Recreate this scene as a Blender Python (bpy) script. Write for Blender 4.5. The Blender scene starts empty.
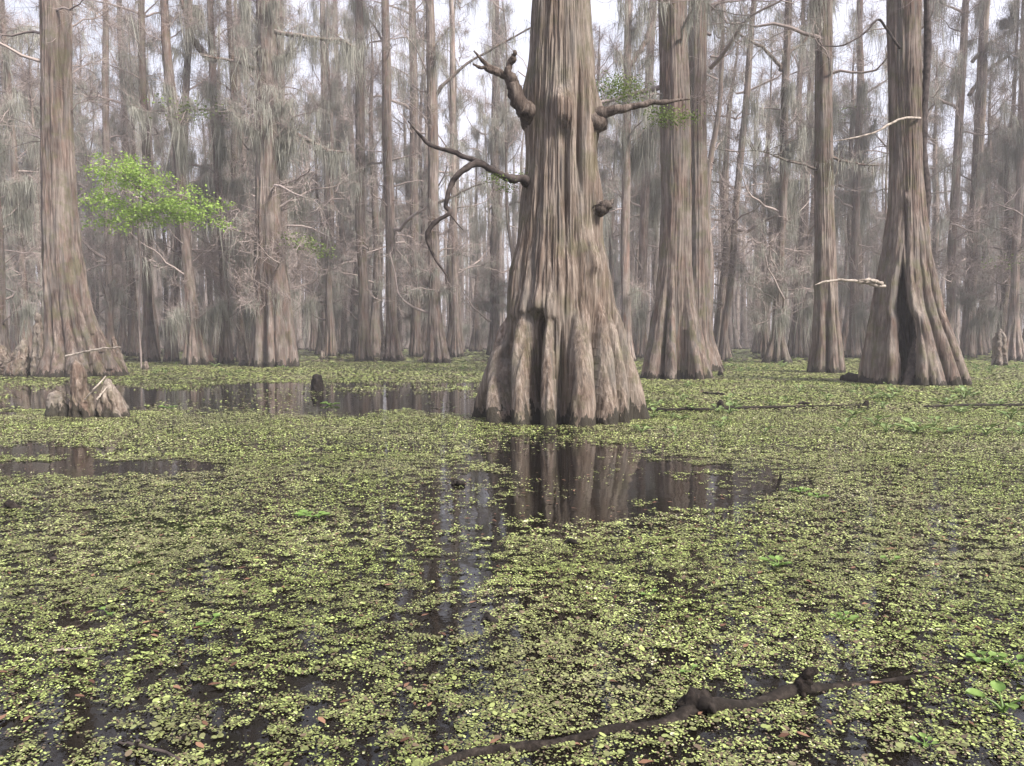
import bpy, math, random
import numpy as np
from mathutils import Matrix, Vector, Euler

SC = bpy.context.scene
COL = SC.collection
rng = np.random.default_rng(11)
random.seed(11)
PI = math.pi

# ------------------------------------------------------------------ camera
CAM_H, F, PITCH = 1.2, 770.0, math.atan(44.0 / 770.0)
cd = bpy.data.cameras.new("camera")
cam = bpy.data.objects.new("camera", cd)
COL.objects.link(cam)
cd.sensor_width = 36.0
cd.lens = 36.0 * F / 1024.0
cd.clip_start, cd.clip_end = 0.05, 1500
cam.location = (0, 0, CAM_H)
cam.rotation_euler = (PI / 2 - PITCH, 0, 0)
SC.camera = cam
SP, CP = math.sin(PITCH), math.cos(PITCH)


def ray(px, py):
    u, v = (px - 512.0) / F, -(py - 383.0) / F
    return np.array([u, CP + v * SP, -SP + v * CP])


def gp(px, py, z=0.0):
    d = ray(px, py)
    t = (z - CAM_H) / d[2]
    return np.array([d[0] * t, d[1] * t, z])


def at(px, py, Y):
    d = ray(px, py)
    t = Y / d[1]
    return np.array([d[0] * t, Y, CAM_H + d[2] * t])


# ------------------------------------------------------------------ noise
_pr = np.random.default_rng(5)
PT = _pr.permutation(256)
VT = _pr.random(256) * 2 - 1


def vnoise(p):
    p = np.asarray(p, float)
    i = np.floor(p).astype(np.int64)
    f = p - i
    u = f * f * f * (f * (f * 6 - 15) + 10)
    x, y, z = i[..., 0], i[..., 1], i[..., 2]
    out = 0
    for dx in (0, 1):
        wx = u[..., 0] if dx else 1 - u[..., 0]
        a = PT[(x + dx) & 255]
        for dy in (0, 1):
            wy = u[..., 1] if dy else 1 - u[..., 1]
            b = PT[(a + y + dy) & 255]
            for dz in (0, 1):
                wz = u[..., 2] if dz else 1 - u[..., 2]
                out = out + wx * wy * wz * VT[(b + z + dz) & 255]
    return out


def fbm(p, o=4, g=0.5):
    p = np.asarray(p, float)
    s, a, t = 0, 1.0, 0
    for k in range(o):
        s = s + a * vnoise(p * (2.03 ** k) + 17.3 * k)
        t += a
        a *= g
    return s / t


def sstep(a, b, x):
    t = np.clip((x - a) / (b - a), 0, 1)
    return t * t * (3 - 2 * t)


# ------------------------------------------------------------------ meshes
def mesh(name, V, faces, smooth=True, mats=(), fmat=None, attr=None):
    """faces: list of (M,k) index arrays"""
    me = bpy.data.meshes.new(name)
    V = np.ascontiguousarray(V, np.float32)
    me.vertices.add(len(V))
    me.vertices.foreach_set("co", V.ravel())
    flat = np.concatenate([f.ravel() for f in faces]).astype(np.int32)
    tot = np.concatenate([np.full(len(f), f.shape[1]) for f in faces])
    start = np.concatenate([[0], np.cumsum(tot)[:-1]]).astype(np.int32)
    me.loops.add(len(flat))
    me.loops.foreach_set("vertex_index", flat)
    me.polygons.add(len(tot))
    me.polygons.foreach_set("loop_start", start)
    if smooth:
        me.polygons.foreach_set("use_smooth", np.ones(len(tot), bool))
    for m in mats:
        me.materials.append(m)
    if fmat is not None:
        me.polygons.foreach_set("material_index", np.asarray(fmat, np.int32))
    if attr is not None:
        a = me.attributes.new("tint", "FLOAT", "FACE")
        a.data.foreach_set("value", np.ascontiguousarray(attr, np.float32))
    me.update(calc_edges=True)
    return me


def norm(a):
    return a / np.maximum(np.linalg.norm(a, axis=-1, keepdims=True), 1e-9)


def tubes(P, R, S, cap=False, seed=0):
    """P (N,K,3) polylines, R (N,K) radii -> verts, [faces]; S=2 gives ribbons"""
    N, K, _ = P.shape
    r = np.random.default_rng(seed)
    T = norm(np.gradient(P, axis=1))
    mean = norm(P[:, -1] - P[:, 0] + 1e-6)
    ref = norm(np.cross(mean, r.normal(size=(N, 3))))
    U = norm(np.cross(T, np.broadcast_to(ref[:, None], T.shape)))
    W = np.cross(T, U)
    ang = np.arange(S) * 2 * PI / S
    V = (P[:, :, None] + R[:, :, None, None] *
         (np.cos(ang)[None, None, :, None] * U[:, :, None] + np.sin(ang)[None, None, :, None] * W[:, :, None]))
    base = (np.arange(N) * K * S)[:, None, None] + (np.arange(K - 1) * S)[None, :, None]
    if S == 2:
        b = base[:, :, 0]
        Fq = np.stack([b, b + 1, b + 3, b + 2], -1).reshape(-1, 4)
    else:
        j = np.arange(S)[None, None, :]
        jn = (j + 1) % S
        Fq = np.stack([base + j, base + jn, base + S + jn, base + S + j], -1).reshape(-1, 4)
    fs = [Fq]
    if cap and S > 2:
        e = (np.arange(N) * K * S)[:, None] + (K - 1) * S + np.arange(S)[None]
        s0 = (np.arange(N) * K * S)[:, None] + np.arange(S)[::-1][None]
        fs += [e, s0]
    return V.reshape(-1, 3), fs


def join(parts):
    """[(V, faces, mat_index)] -> V, faces list, fmat"""
    Vs, Fs, M, o = [], [], [], 0
    for V, fs, mi in parts:
        Vs.append(V)
        for f in fs:
            Fs.append(f + o)
            M.append(np.full(len(f), mi))
        o += len(V)
    return np.concatenate(Vs), Fs, np.concatenate(M)


def smoothpath(pts, n):
    """Catmull-Rom through pts (m, d) -> n samples"""
    p = np.asarray(pts, float)
    p = np.vstack([2 * p[0] - p[1], p, 2 * p[-1] - p[-2]])
    m = len(p) - 3
    t = np.linspace(0, m - 1e-6, n)
    i = t.astype(int)
    f = (t - i)[:, None]
    a, b, c, d = p[i], p[i + 1], p[i + 2], p[i + 3]
    return 0.5 * (2 * b + (c - a) * f + (2 * a - 5 * b + 4 * c - d) * f ** 2 + (3 * b - a - 3 * c + d) * f ** 3)


# ------------------------------------------------------------------ objects
def props(o, label=None, cat=None, group=None, kind=None):
    for k, v in (("label", label), ("category", cat), ("group", group), ("kind", kind)):
        if v:
            o[k] = v
    return o


def link(name, me, parent=None, loc=(0, 0, 0), rot=(0, 0, 0), scale=(1, 1, 1)):
    o = bpy.data.objects.new(name, me)
    COL.objects.link(o)
    o.location, o.rotation_euler, o.scale = loc, rot, scale
    if parent is not None:
        o.parent = parent
    return o


# ------------------------------------------------------------------ materials
def new_mat(name, rough=0.9, spec=0.12):
    m = bpy.data.materials.new(name)
    m.use_nodes = True
    nt = m.node_tree
    b = nt.nodes["Principled BSDF"]
    b.inputs["Roughness"].default_value = rough
    b.inputs["Specular IOR Level"].default_value = spec
    return m, nt, b


def N(nt, typ, **kw):
    n = nt.nodes.new(typ)
    for k, v in kw.items():
        setattr(n, k, v)
    return n


def ramp(nt, stops, fac):
    r = N(nt, "ShaderNodeValToRGB")
    el = r.color_ramp.elements
    while len(el) > 1:
        el.remove(el[-1])
    el[0].position, el[0].color = stops[0][0], (*stops[0][1], 1)
    for p, c in stops[1:]:
        e = el.new(p)
        e.color = (*c, 1)
    nt.links.new(fac, r.inputs[0])
    return r.outputs[0]


def noise(nt, vec, scale, detail=4, rough=0.55, dist=0.0):
    n = N(nt, "ShaderNodeTexNoise")
    n.inputs["Scale"].default_value = scale
    n.inputs["Detail"].default_value = detail
    n.inputs["Roughness"].default_value = rough
    n.inputs["Distortion"].default_value = dist
    if vec is not None:
        nt.links.new(vec, n.inputs["Vector"])
    return n.outputs["Fac"]


def mapping(nt, vec, scale, loc=(0, 0, 0)):
    m = N(nt, "ShaderNodeMapping")
    m.inputs["Scale"].default_value = scale
    m.inputs["Location"].default_value = loc
    nt.links.new(vec, m.inputs["Vector"])
    return m.outputs["Vector"]


def mix(nt, fac, a, b, mode="MIX"):
    m = N(nt, "ShaderNodeMix", data_type="RGBA", blend_type=mode)
    for inp, v in ((m.inputs[0], fac), (m.inputs[6], a), (m.inputs[7], b)):
        if isinstance(v, (int, float)):
            inp.default_value = v
        elif isinstance(v, tuple):
            inp.default_value = (*v, 1)
        else:
            nt.links.new(v, inp)
    return m.outputs[2]


def math_(nt, op, a, b=None, clamp=False):
    m = N(nt, "ShaderNodeMath", operation=op, use_clamp=clamp)
    for i, v in enumerate((a, b)):
        if v is None:
            continue
        if isinstance(v, (int, float)):
            m.inputs[i].default_value = v
        else:
            nt.links.new(v, m.inputs[i])
    return m.outputs[0]


def bark_mat(name, dark, mid, light, streak=16.0, zs=0.9, wet=0.16, lichen=0.35, bump=0.5, bdist=0.03, green=0.0, tone=0.0, red=0.0):
    m, nt, b = new_mat(name, 0.93)
    tc = N(nt, "ShaderNodeTexCoord").outputs["Object"]
    oi = N(nt, "ShaderNodeObjectInfo")
    off = N(nt, "ShaderNodeVectorMath", operation="SCALE")
    cmb = N(nt, "ShaderNodeCombineXYZ")
    nt.links.new(oi.outputs["Random"], cmb.inputs[0])
    nt.links.new(oi.outputs["Random"], cmb.inputs[2])
    nt.links.new(cmb.outputs[0], off.inputs[0])
    off.inputs["Scale"].default_value = 37.0
    add = N(nt, "ShaderNodeVectorMath", operation="ADD")
    nt.links.new(tc, add.inputs[0])
    nt.links.new(off.outputs[0], add.inputs[1])
    v = add.outputs[0]
    s1 = noise(nt, mapping(nt, v, (streak, streak, zs)), 1.0, 6, 0.65, 0.4)      # fibres
    s2 = noise(nt, mapping(nt, v, (streak * .28, streak * .28, zs * .35)), 1.0, 3, 0.6, 0.3)  # broad strips
    bl = noise(nt, v, 1.3, 4, 0.6)
    fine = noise(nt, mapping(nt, v, (streak * 3, streak * 3, zs * 7)), 1.0, 3, 0.6)
    f = math_(nt, "ADD", math_(nt, "MULTIPLY", s1, 0.60), math_(nt, "MULTIPLY", s2, 0.40))
    col = ramp(nt, [(0.36, dark), (0.50, mid), (0.64, light)], f)
    col = mix(nt, math_(nt, "MULTIPLY", ramp(nt, [(0.45, (0, 0, 0)), (0.7, (1, 1, 1))], bl), lichen), col,
              tuple(0.5 * c + 0.5 * g for c, g in zip(light, (0.30, 0.30, 0.27))))
    col = mix(nt, math_(nt, "MULTIPLY", fine, 0.5), col, tuple(c * 0.62 for c in mid), "MIX")
    if red:
        rm_ = ramp(nt, [(0.50, (0, 0, 0)), (0.60, (1, 1, 1))], noise(nt, mapping(nt, v, (3.2, 3.2, .8), (5, 2, 9)), 1.0, 5, 0.65))
        col = mix(nt, math_(nt, "MULTIPLY", rm_, red), col, (0.155, 0.078, 0.052), "MIX")
        gm_ = ramp(nt, [(0.52, (0, 0, 0)), (0.64, (1, 1, 1))], noise(nt, mapping(nt, v, (4.5, 4.5, .55), (1, 7, 3)), 1.0, 5, 0.65))
        col = mix(nt, math_(nt, "MULTIPLY", gm_, .55), col, (0.105, 0.100, 0.094), "MIX")
    if tone:
        hv = N(nt, "ShaderNodeHueSaturation")
        nt.links.new(col, hv.inputs["Color"])
        mr = N(nt, "ShaderNodeMapRange")
        nt.links.new(oi.outputs["Random"], mr.inputs[0])
        mr.inputs[3].default_value, mr.inputs[4].default_value = 1 - tone, 1 + tone
        nt.links.new(mr.outputs[0], hv.inputs["Value"])
        col = hv.outputs[0]
    if green:
        gm = ramp(nt, [(0.50, (0, 0, 0)), (0.62, (1, 1, 1))], noise(nt, v, 2.1, 5, 0.7))
        col = mix(nt, math_(nt, "MULTIPLY", gm, green), col, (0.085, 0.085, 0.04))
    # damp tide line: a real stain on the bark just above the water
    geo = N(nt, "ShaderNodeNewGeometry")
    sx = N(nt, "ShaderNodeSeparateXYZ")
    nt.links.new(geo.outputs["Position"], sx.inputs[0])
    wn = noise(nt, mapping(nt, v, (5, 5, 1.2)), 1.0, 4, 0.7)
    lim = math_(nt, "MULTIPLY", math_(nt, "SUBTRACT", wn, 0.33), wet * 4.6)
    w = math_(nt, "DIVIDE", math_(nt, "SUBTRACT", lim, sx.outputs[2]), 0.03, True)
    col = mix(nt, math_(nt, "MULTIPLY", w, 0.88), col, (0.022, 0.020, 0.015))
    nt.links.new(col, b.inputs["Base Color"])
    bp = N(nt, "ShaderNodeBump")
    bp.inputs["Strength"].default_value = bump
    bp.inputs["Distance"].default_value = bdist
    h = math_(nt, "ADD", s1, math_(nt, "MULTIPLY", fine, 0.35))
    nt.links.new(h, bp.inputs["Height"])
    nt.links.new(bp.outputs[0], b.inputs["Normal"])
    return m


def plain_mat(name, stops, scale=3.0, rough=0.9, per_object=True, trans=0.0):
    m, nt, b = new_mat(name, rough, 0.35 if rough < .65 else 0.1)
    tc = N(nt, "ShaderNodeTexCoord").outputs["Object"]
    n = noise(nt, tc, scale, 3, 0.6)
    nt.links.new(ramp(nt, stops, n), b.inputs["Base Color"])
    if trans:
        tr = N(nt, "ShaderNodeBsdfTranslucent")
        nt.links.new(ramp(nt, stops, n), tr.inputs["Color"])
        ms = N(nt, "ShaderNodeMixShader")
        ms.inputs[0].default_value = trans
        nt.links.new(b.outputs[0], ms.inputs[1])
        nt.links.new(tr.outputs[0], ms.inputs[2])
        nt.links.new(ms.outputs[0], nt.nodes["Material Output"].inputs["Surface"])
    return m


M_HERO = bark_mat("bark_hero", (0.024, 0.017, 0.013), (0.150, 0.115, 0.092), (0.37, 0.305, 0.257), 25, 1.1, 0.26, 0.40, 1.0, 0.03, 0.40, 0.0, 0.12)
M_STUB = bark_mat("bark_stub", (0.025, 0.018, 0.015), (0.095, 0.072, 0.060), (0.22, 0.18, 0.155), 24, 5.0, 0.0, 0.25, 1.0, 0.03)
M_BARK = bark_mat("bark_near", (0.020, 0.014, 0.012), (0.112, 0.083, 0.070), (0.30, 0.242, 0.205), 15, 1.0, 0.22, 0.45, 1.0, 0.03, 0.5, 0.0, 0.18)
M_MID = bark_mat("bark_mid", (0.034, 0.025, 0.022), (0.135, 0.104, 0.090), (0.32, 0.262, 0.232), 12, 0.8, 0.30, 0.45, 0.9, 0.03, 0.4, 0.42, 0.30)
M_FARW = bark_mat("bark_far_hazed", (0.085, 0.066, 0.060), (0.22, 0.178, 0.160), (0.40, 0.34, 0.31), 10, 0.5, 0.2, 0.4, 0.3, 0.03, 0.2)  # far bark paled: part of the haze's brightening is put into the colour
M_KNEE = bark_mat("bark_knee", (0.028, 0.021, 0.017), (0.125, 0.096, 0.078), (0.34, 0.285, 0.24), 24, 3.6, 0.20, 0.5, 1.0, 0.02, 0.3, 0.0, 0.2)
M_TWIG = plain_mat("twig", [(0.35, (0.17, 0.138, 0.125)), (0.65, (0.36, 0.295, 0.270))], 0.8)
M_LIMB = plain_mat("dead_limb", [(0.35, (0.020, 0.016, 0.015)), (0.65, (0.075, 0.060, 0.055))], 9)
M_PALE = plain_mat("bleached_wood", [(0.35, (0.14, 0.115, 0.095)), (0.65, (0.36, 0.31, 0.265))], 9)
M_MOSS = plain_mat("spanish_moss", [(0.35, (0.185, 0.182, 0.150)), (0.65, (0.36, 0.352, 0.305))], 0.7, 0.95, trans=0.25)
M_LEAF = plain_mat("fresh_leaf", [(0.3, (0.17, 0.28, 0.045)), (0.7, (0.38, 0.50, 0.12))], 2.5, 0.6, trans=0.4)
M_DULL = plain_mat("cypress_needles", [(0.3, (0.09, 0.13, 0.035)), (0.7, (0.18, 0.23, 0.07))], 2.5, 0.7, trans=0.3)
M_WOOD = bark_mat("sodden_wood", (0.006, 0.005, 0.004), (0.017, 0.013, 0.011), (0.055, 0.043, 0.036), 34, 34, 0.0, 0.10, 0.9, 0.008)
M_PLANT = plain_mat("water_plant", [(0.3, (0.075, 0.14, 0.028)), (0.7, (0.19, 0.28, 0.07))], 14, 0.4, trans=0.25)
M_FARP = plain_mat("water_plant_far", [(0.3, (0.10, 0.15, 0.05)), (0.7, (0.22, 0.28, 0.10))], 3, 0.5, trans=0.2)

# ------------------------------------------------------------------ trunks


def lobed(H, zk, rk, lobes, nth, nz, seed=0, core=0.78, bark=0.010, zpow=1.7, wob=0.0, ctr=None, bumps=(), slot=None,
          p=34, z0=-0.18, fis=9.0, face=0.0):
    """Buttressed trunk: union of round columns round a core.  zk/rk outer radius keys.
    lobes: (angle0, angle1, halfwidth0, halfwidth1, height, reach) - angle 0 faces the camera (-Y), + to the right"""
    u = np.linspace(0, 1, nz)
    z = z0 + (H - z0) * u ** zpow
    th = np.linspace(-PI, PI, nth, endpoint=False)
    E = np.interp(z, zk, rk)
    # smooth the keyed profile a little
    for _ in range(4):
        E[1:-1] = 0.25 * E[:-2] + 0.5 * E[1:-1] + 0.25 * E[2:]
    Z, TH = np.meshgrid(z, th, indexing="ij")
    EE = E[:, None] * np.ones_like(TH)
    top = np.interp(max(l[4] for l in lobes) if lobes else 1.0, zk, rk)
    k = np.clip((E - top) / max(E[0] - top, 1e-3), 0, 1)
    k = sstep(-0.02, 0.5, k) * k ** 0.5
    rc = E * (1 - (1 - core) * k)
    rad = [rc[:, None] * np.ones_like(TH)]
    for (a0, a1, w0, w1, h, reach) in lobes:
        t = np.clip(z / h, 0, 1)
        a = np.radians(a0 + (a1 - a0) * t)
        w = w0 + (w1 - w0) * t
        fade = 1 - sstep(0.78, 1.0, z / h) * 0.10
        e = E * (reach + (1 - reach) * t) * fade
        w = np.minimum(np.minimum(w, w0 * E / max(E[0], 1e-3) * 1.04), e * 0.9)
        c = e - w
        D = TH - a[:, None]
        D = (D + PI) % (2 * PI) - PI
        q = w[:, None] ** 2 - (c[:, None] * np.sin(D)) ** 2
        rr = np.where((q > 0) & (np.cos(D) > 0), c[:, None] * np.cos(D) + np.sqrt(np.maximum(q, 0)), 1e-3)
        rad.append(rr)
    rad = np.stack(rad)
    mx = rad.max(0)
    r = mx * ((rad / mx) ** p).sum(0) ** (1.0 / p)
    for (a, zc, sa, sz, amp, *szu) in bumps:
        D = (TH - math.radians(a) + PI) % (2 * PI) - PI
        zz = np.where(Z > zc, (Z - zc) / (szu[0] if szu else sz), (Z - zc) / sz)
        r = r + amp * np.exp(-(D / math.radians(sa)) ** 2 - zz ** 2)
    sd = seed * 7.13
    cx3, sx3 = np.cos(TH), np.sin(TH)
    rm = max(float(np.interp(2.0, zk, rk)), 0.1)
    q1 = np.stack([cx3 * rm * fis + sd, sx3 * rm * fis, Z * 0.85 + sd], -1)
    fib = 0.55 - 1.5 * np.abs(fbm(q1, 2, 0.6)) + 0.7 * vnoise(q1 * np.array([2.7, 2.7, 3.2])) + 0.4 * vnoise(q1 * np.array([.7, .7, 3.1]) + 9)
    q2 = np.stack([cx3 * 2.2 + sd, sx3 * 2.2, Z * 0.7], -1)
    low = fbm(q2, 3)
    rib = fbm(np.stack([cx3 * 3.6 + sd + Z * .06, sx3 * 3.6, Z * 0.10 + sd], -1), 3, .6)
    calm = (0.35 + 0.65 * (1 - k))[:, None]
    r = r + 0.11 * rib * E[:, None] * calm
    r = r + bark * fib * (0.45 + 0.55 * calm) * np.clip(E / 0.5, 0.3, 1.3)[:, None] + 0.05 * low * E[:, None]
    hole = None
    if slot is not None:
        r, hole = slot(r, TH, Z)
    X = r * np.sin(TH + face)
    Yv = -r * np.cos(TH + face)
    if ctr is not None:
        X = X + np.interp(z, ctr[0], ctr[1])[:, None]
        if len(ctr) > 2:
            Yv = Yv + np.interp(z, ctr[0], ctr[2])[:, None]
    if wob:
        wz = z[:, None] * 0.22 + sd
        amp = wob * np.clip(z / 3.0, 0, 1)[:, None]
        X = X + amp * vnoise(np.stack([wz, wz * 0 + 3.1, wz * 0], -1))
        Yv = Yv + amp * vnoise(np.stack([wz * 0 + 8.7, wz, wz * 0], -1))
    V = np.stack([X, Yv, Z], -1).reshape(-1, 3)
    i = np.arange(nz - 1)[:, None] * nth
    j = np.arange(nth)[None]
    jn = (j + 1) % nth
    Fq = np.stack([i + j, i + jn, i + nth + jn, i + nth + j], -1).reshape(-1, 4)
    if hole is not None:
        hv = hole.ravel()
        Fq = Fq[~(hv[Fq].sum(1) >= 3)]
    capf = ((nz - 1) * nth + np.arange(nth))[None]
    return V, [Fq, capf]


def rand_lobes(n, r0, h, seed, reach=(0.86, 1.06)):
    r = np.random.default_rng(seed)
    out = []
    a = r.uniform(0, 360)
    for k in range(n):
        w = PI * r0 / n * r.uniform(0.42, 0.78)
        a0 = a + 360.0 / n * (k + r.uniform(-.28, .28))
        out.append((a0, a0 + r.uniform(-8, 8), w, w * 0.55, h * r.uniform(0.6, 1.15), r.uniform(*reach)))
    return out


def cyp_profile(rt, rb, hb, H, bottle=2.2):
    """trunk radius keys: rt above the butt, rb at the water, butt height hb"""
    z = np.linspace(0, 1, 14)
    s = (1 - z) ** bottle
    zk = list(z * hb)
    rk = list(rt * (1 - 0.04 * z) + (rb - rt) * s)
    zk += [hb * 1.6, H * 0.55, H * 0.85, H]
    rk += [rt * 0.90, rt * 0.62, rt * 0.33, rt * 0.10]
    return zk, rk


# ------------------------------------------------------------------ crowns
def grow(S, D, L, K, r, wob=0.25, up=0.0, sag=0.0):
    """N polylines of K points from starts S, directions D, lengths L"""
    n = len(S)
    P = np.zeros((n, K, 3))
    P[:, 0] = S
    d = norm(D)
    for k in range(1, K):
        d = norm(d + r.normal(size=(n, 3)) * wob + np.array([0, 0, up - sag * k / K]))
        P[:, k] = P[:, k - 1] + d * (L / (K - 1))[:, None]
    return P


def pick(P, n, r, lo=0.25, hi=1.0):
    """n random points along each polyline -> points, tangents"""
    Nn, K, _ = P.shape
    t = r.uniform(lo, hi, (Nn, n)) * (K - 1.001)
    i = np.minimum(t.astype(int), K - 2)
    f = (t - i)[..., None]
    ar = np.arange(Nn)[:, None]
    A, B = P[ar, i], P[ar, i + 1]
    return (A + (B - A) * f).reshape(-1, 3), norm(B - A).reshape(-1, 3)


def moss_strands(pts, r, per=5, lmean=0.8, spread=0.07, w=0.02, K=5):
    """beards of moss: a few long wisps and many short ones from each point"""
    n = len(pts)
    c = np.repeat(pts, per, 0) + r.normal(size=(n * per, 3)) * np.array([spread, spread, 0.04])
    Lc = np.clip(r.lognormal(math.log(lmean), 0.6, n), 0.12, 2.6)
    L = np.repeat(Lc, per) * r.uniform(0.15, 1.0, n * per) ** 1.3
    D = np.tile([0, 0, -1.0], (n * per, 1)) + r.normal(size=(n * per, 3)) * np.array([.13, .13, .05])
    P = grow(c, D, L, K, r, 0.12, up=-0.32)
    prof = np.array([0.5, 1.0, 0.8, 0.45, 0.06])
    R = w * r.uniform(0.4, 1.5, (n * per, 1)) * prof[None]
    return P, R


def crown(H, zlo, nb, Lb, seed, nsub=8, ntw=14, moss=1.0, mlen=0.8, twl=0.75, ctr=None, mossw=0.0085, upb=0.35, tw=0.005):
    r = np.random.default_rng(seed)
    zb = zlo + (H * 0.985 - zlo) * r.uniform(0, 1, nb) ** 0.9
    q = (zb - zlo) / max(H - zlo, 0.1)
    az = r.uniform(0, 2 * PI, nb)
    el = np.radians(r.uniform(-8, 28, nb) + 32 * q * upb / 0.35)
    L = Lb * np.clip(r.lognormal(-.25, .42, nb), .35, 2.0) * (1.0 - 0.35 * q)
    D = np.stack([np.cos(az) * np.cos(el), np.sin(az) * np.cos(el), np.sin(el)], -1)
    S = np.stack([zb * 0, zb * 0, zb], -1)
    if ctr is not None:
        S[:, 0] = np.interp(zb, ctr[0], ctr[1])
    B = grow(S, D, L, 9, r, 0.24, 0.05)
    rb = np.clip(L * 0.014, 0.014, 0.085)
    RB = rb[:, None] * np.linspace(1.25, 0.22, 9)[None]
    p1, t1 = pick(B, nsub, r, 0.2)
    D1 = norm(t1 + r.normal(size=t1.shape) * 0.75 + np.array([0, 0, 0.12]))
    L1 = np.repeat(L, nsub) * r.uniform(0.18, 0.5, len(p1))
    B1 = grow(p1, D1, L1, 6, r, 0.28, 0.05)
    R1 = np.clip(L1 * 0.009, 0.006, 0.02)[:, None] * np.linspace(1, 0.3, 6)[None]
    p2, t2 = pick(B1, ntw, r, 0.1)
    D2 = norm(t2 + r.normal(size=t2.shape) * 0.8 + np.array([0, 0, 0.1]))
    L2 = twl * r.uniform(0.4, 1.4, len(p2))
    B2 = grow(p2, D2, L2, 4, r, 0.3)
    R2 = np.full((len(p2), 1), tw) * np.array([[1, 0.85, 0.65, 0.3]])
    pb = tubes(B, RB, 6, seed=seed)
    ps = tubes(B1, R1, 3, seed=seed + 1)
    pt = tubes(B2, R2, 2, seed=seed + 2)
    V, Fs, _ = join([(*pb, 0), (*ps, 0), (*pt, 0)])
    me = mesh("crown", V, Fs, True, [M_TWIG])
    mo = None
    if moss > 0:
        na = max(1, int(round(moss * 3)))
        a1, _ = pick(B, na * 2, r, 0.15)
        a2, _ = pick(B1, max(1, na // 2), r, 0.1)
        pts = np.concatenate([a1, a2])
        keep = fbm(pts * 0.45 + seed, 2) > 0.02
        pts = pts[keep]
        P, R = moss_strands(pts, r, 15, mlen * .9, 0.11, mossw)
        V, Fs = tubes(P, R, 2, seed=seed + 3)
        mo = mesh("spanish_moss", V, Fs, True, [M_MOSS])
    return me, mo


CROWNS = []
for k, (zlo, nb, Lb, ms, ml) in enumerate([
        (3.0, 34, 2.8, 1.0, 0.9), (2.2, 40, 2.6, 1.6, 1.1), (5.0, 30, 3.2, 0.7, 0.9), (1.6, 42, 2.5, 2.0, 1.2),
        (4.0, 32, 2.8, 1.2, 1.0), (7.0, 26, 3.2, 0.8, 1.0), (1.2, 46, 2.7, 1.0, 0.8)]):
    CROWNS.append(crown(21.0, zlo, nb, Lb, 100 + k, moss=ms, mlen=ml))
TANGLE = [crown(7.0, 1.9, 15, 2.6, 221, nsub=8, ntw=14, moss=1.2, mlen=.45, upb=-.15, twl=.6, tw=.007),
          crown(8.5, 2.4, 18, 3.0, 222, nsub=8, ntw=14, moss=0.9, mlen=.55, upb=-.1, twl=.7, tw=.007)]
HIGH = [crown(22.0, 8.5, 34, 2.7, 201, moss=1.6), crown(22.0, 9.5, 32, 2.8, 202, moss=1.6)]

TRUNKS = []
for k in range(9):
    rt, rb, hb = [(0.30, 0.75, 3.4), (0.24, 0.60, 2.8), (0.36, 0.95, 3.6), (0.20, 0.42, 2.4), (0.27, 0.85, 3.0),
                  (0.33, 0.70, 4.2), (0.17, 0.36, 2.0), (0.40, 1.1, 3.8), (0.22, 0.66, 2.6)][k]
    zk, rk = cyp_profile(rt, rb, hb, 21.0)
    V, Fs = lobed(21.0, zk, rk, rand_lobes(8 + k % 4, rb, hb * 0.9, 40 + k), 80, 80, seed=40 + k, wob=0.35, bark=0.035, fis=7, core=0.5)
    TRUNKS.append((mesh("trunk", V, Fs, True, [M_MID]), rt, rb))


def tree(name, label, loc, trunk_me, crown_pair, group=None, rot=(0, 0, 0), scale=(1, 1, 1), cat="tree", crot=0.0, cscale=None):
    root = bpy.data.objects.new(name, None)
    COL.objects.link(root)
    root.location, root.rotation_euler, root.scale = loc, rot, scale
    props(root, label, cat, group)
    link("trunk", trunk_me, root)
    if crown_pair:
        c = link("crown", crown_pair[0], root, rot=(0, 0, crot))
        if cscale:
            c.scale = cscale
        if crown_pair[1]:
            m = link("spanish_moss", crown_pair[1], root, rot=(0, 0, crot))
            m['kind'] = 'stuff'
            if cscale:
                m.scale = cscale
    return root


def limb(name, parent, pts, rad, mat, n=40, S=12, knob=0.12, seed=0, more=(), label=None, disp=0.34):
    """knobbly branch through pts in the parent's space; more: side limbs [(pts, rad)] in the same mesh"""
    parts = []
    for k, (pp, rr) in enumerate([(pts, rad)] + list(more)):
        P = smoothpath(pp, n)
        R = np.interp(np.linspace(0, 1, n), np.linspace(0, 1, len(rr)), rr)
        nz = np.linspace(0, 9, n)
        R = R * (1 + knob * 1.2 * fbm(np.stack([nz + seed * 3.1 + k, nz * 0 + 1.7, nz * 0], -1), 3))
        P = P + (R * 0.5)[:, None] * np.stack([vnoise(np.stack([nz * 1.3 + j * 9 + seed, nz * 0, nz * 0 + j], -1)) for j in range(3)], -1)
        V, Fs = tubes(P[None], R[None], S, cap=True, seed=seed + 1)
        C = np.repeat(P, S, 0)
        q = V / max(rad[0] * 0.55, .004) + seed
        V = C + (V - C) * (1 + disp * fbm(q * np.array([.8, .8, .8]), 3, .6))[:, None]
        parts.append((V, Fs, 0))
    V, Fs, _ = join(parts)
    o = link(name, mesh(name, V, Fs, True, [mat]), parent)
    if label:
        o["label"] = label
    return o


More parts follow.
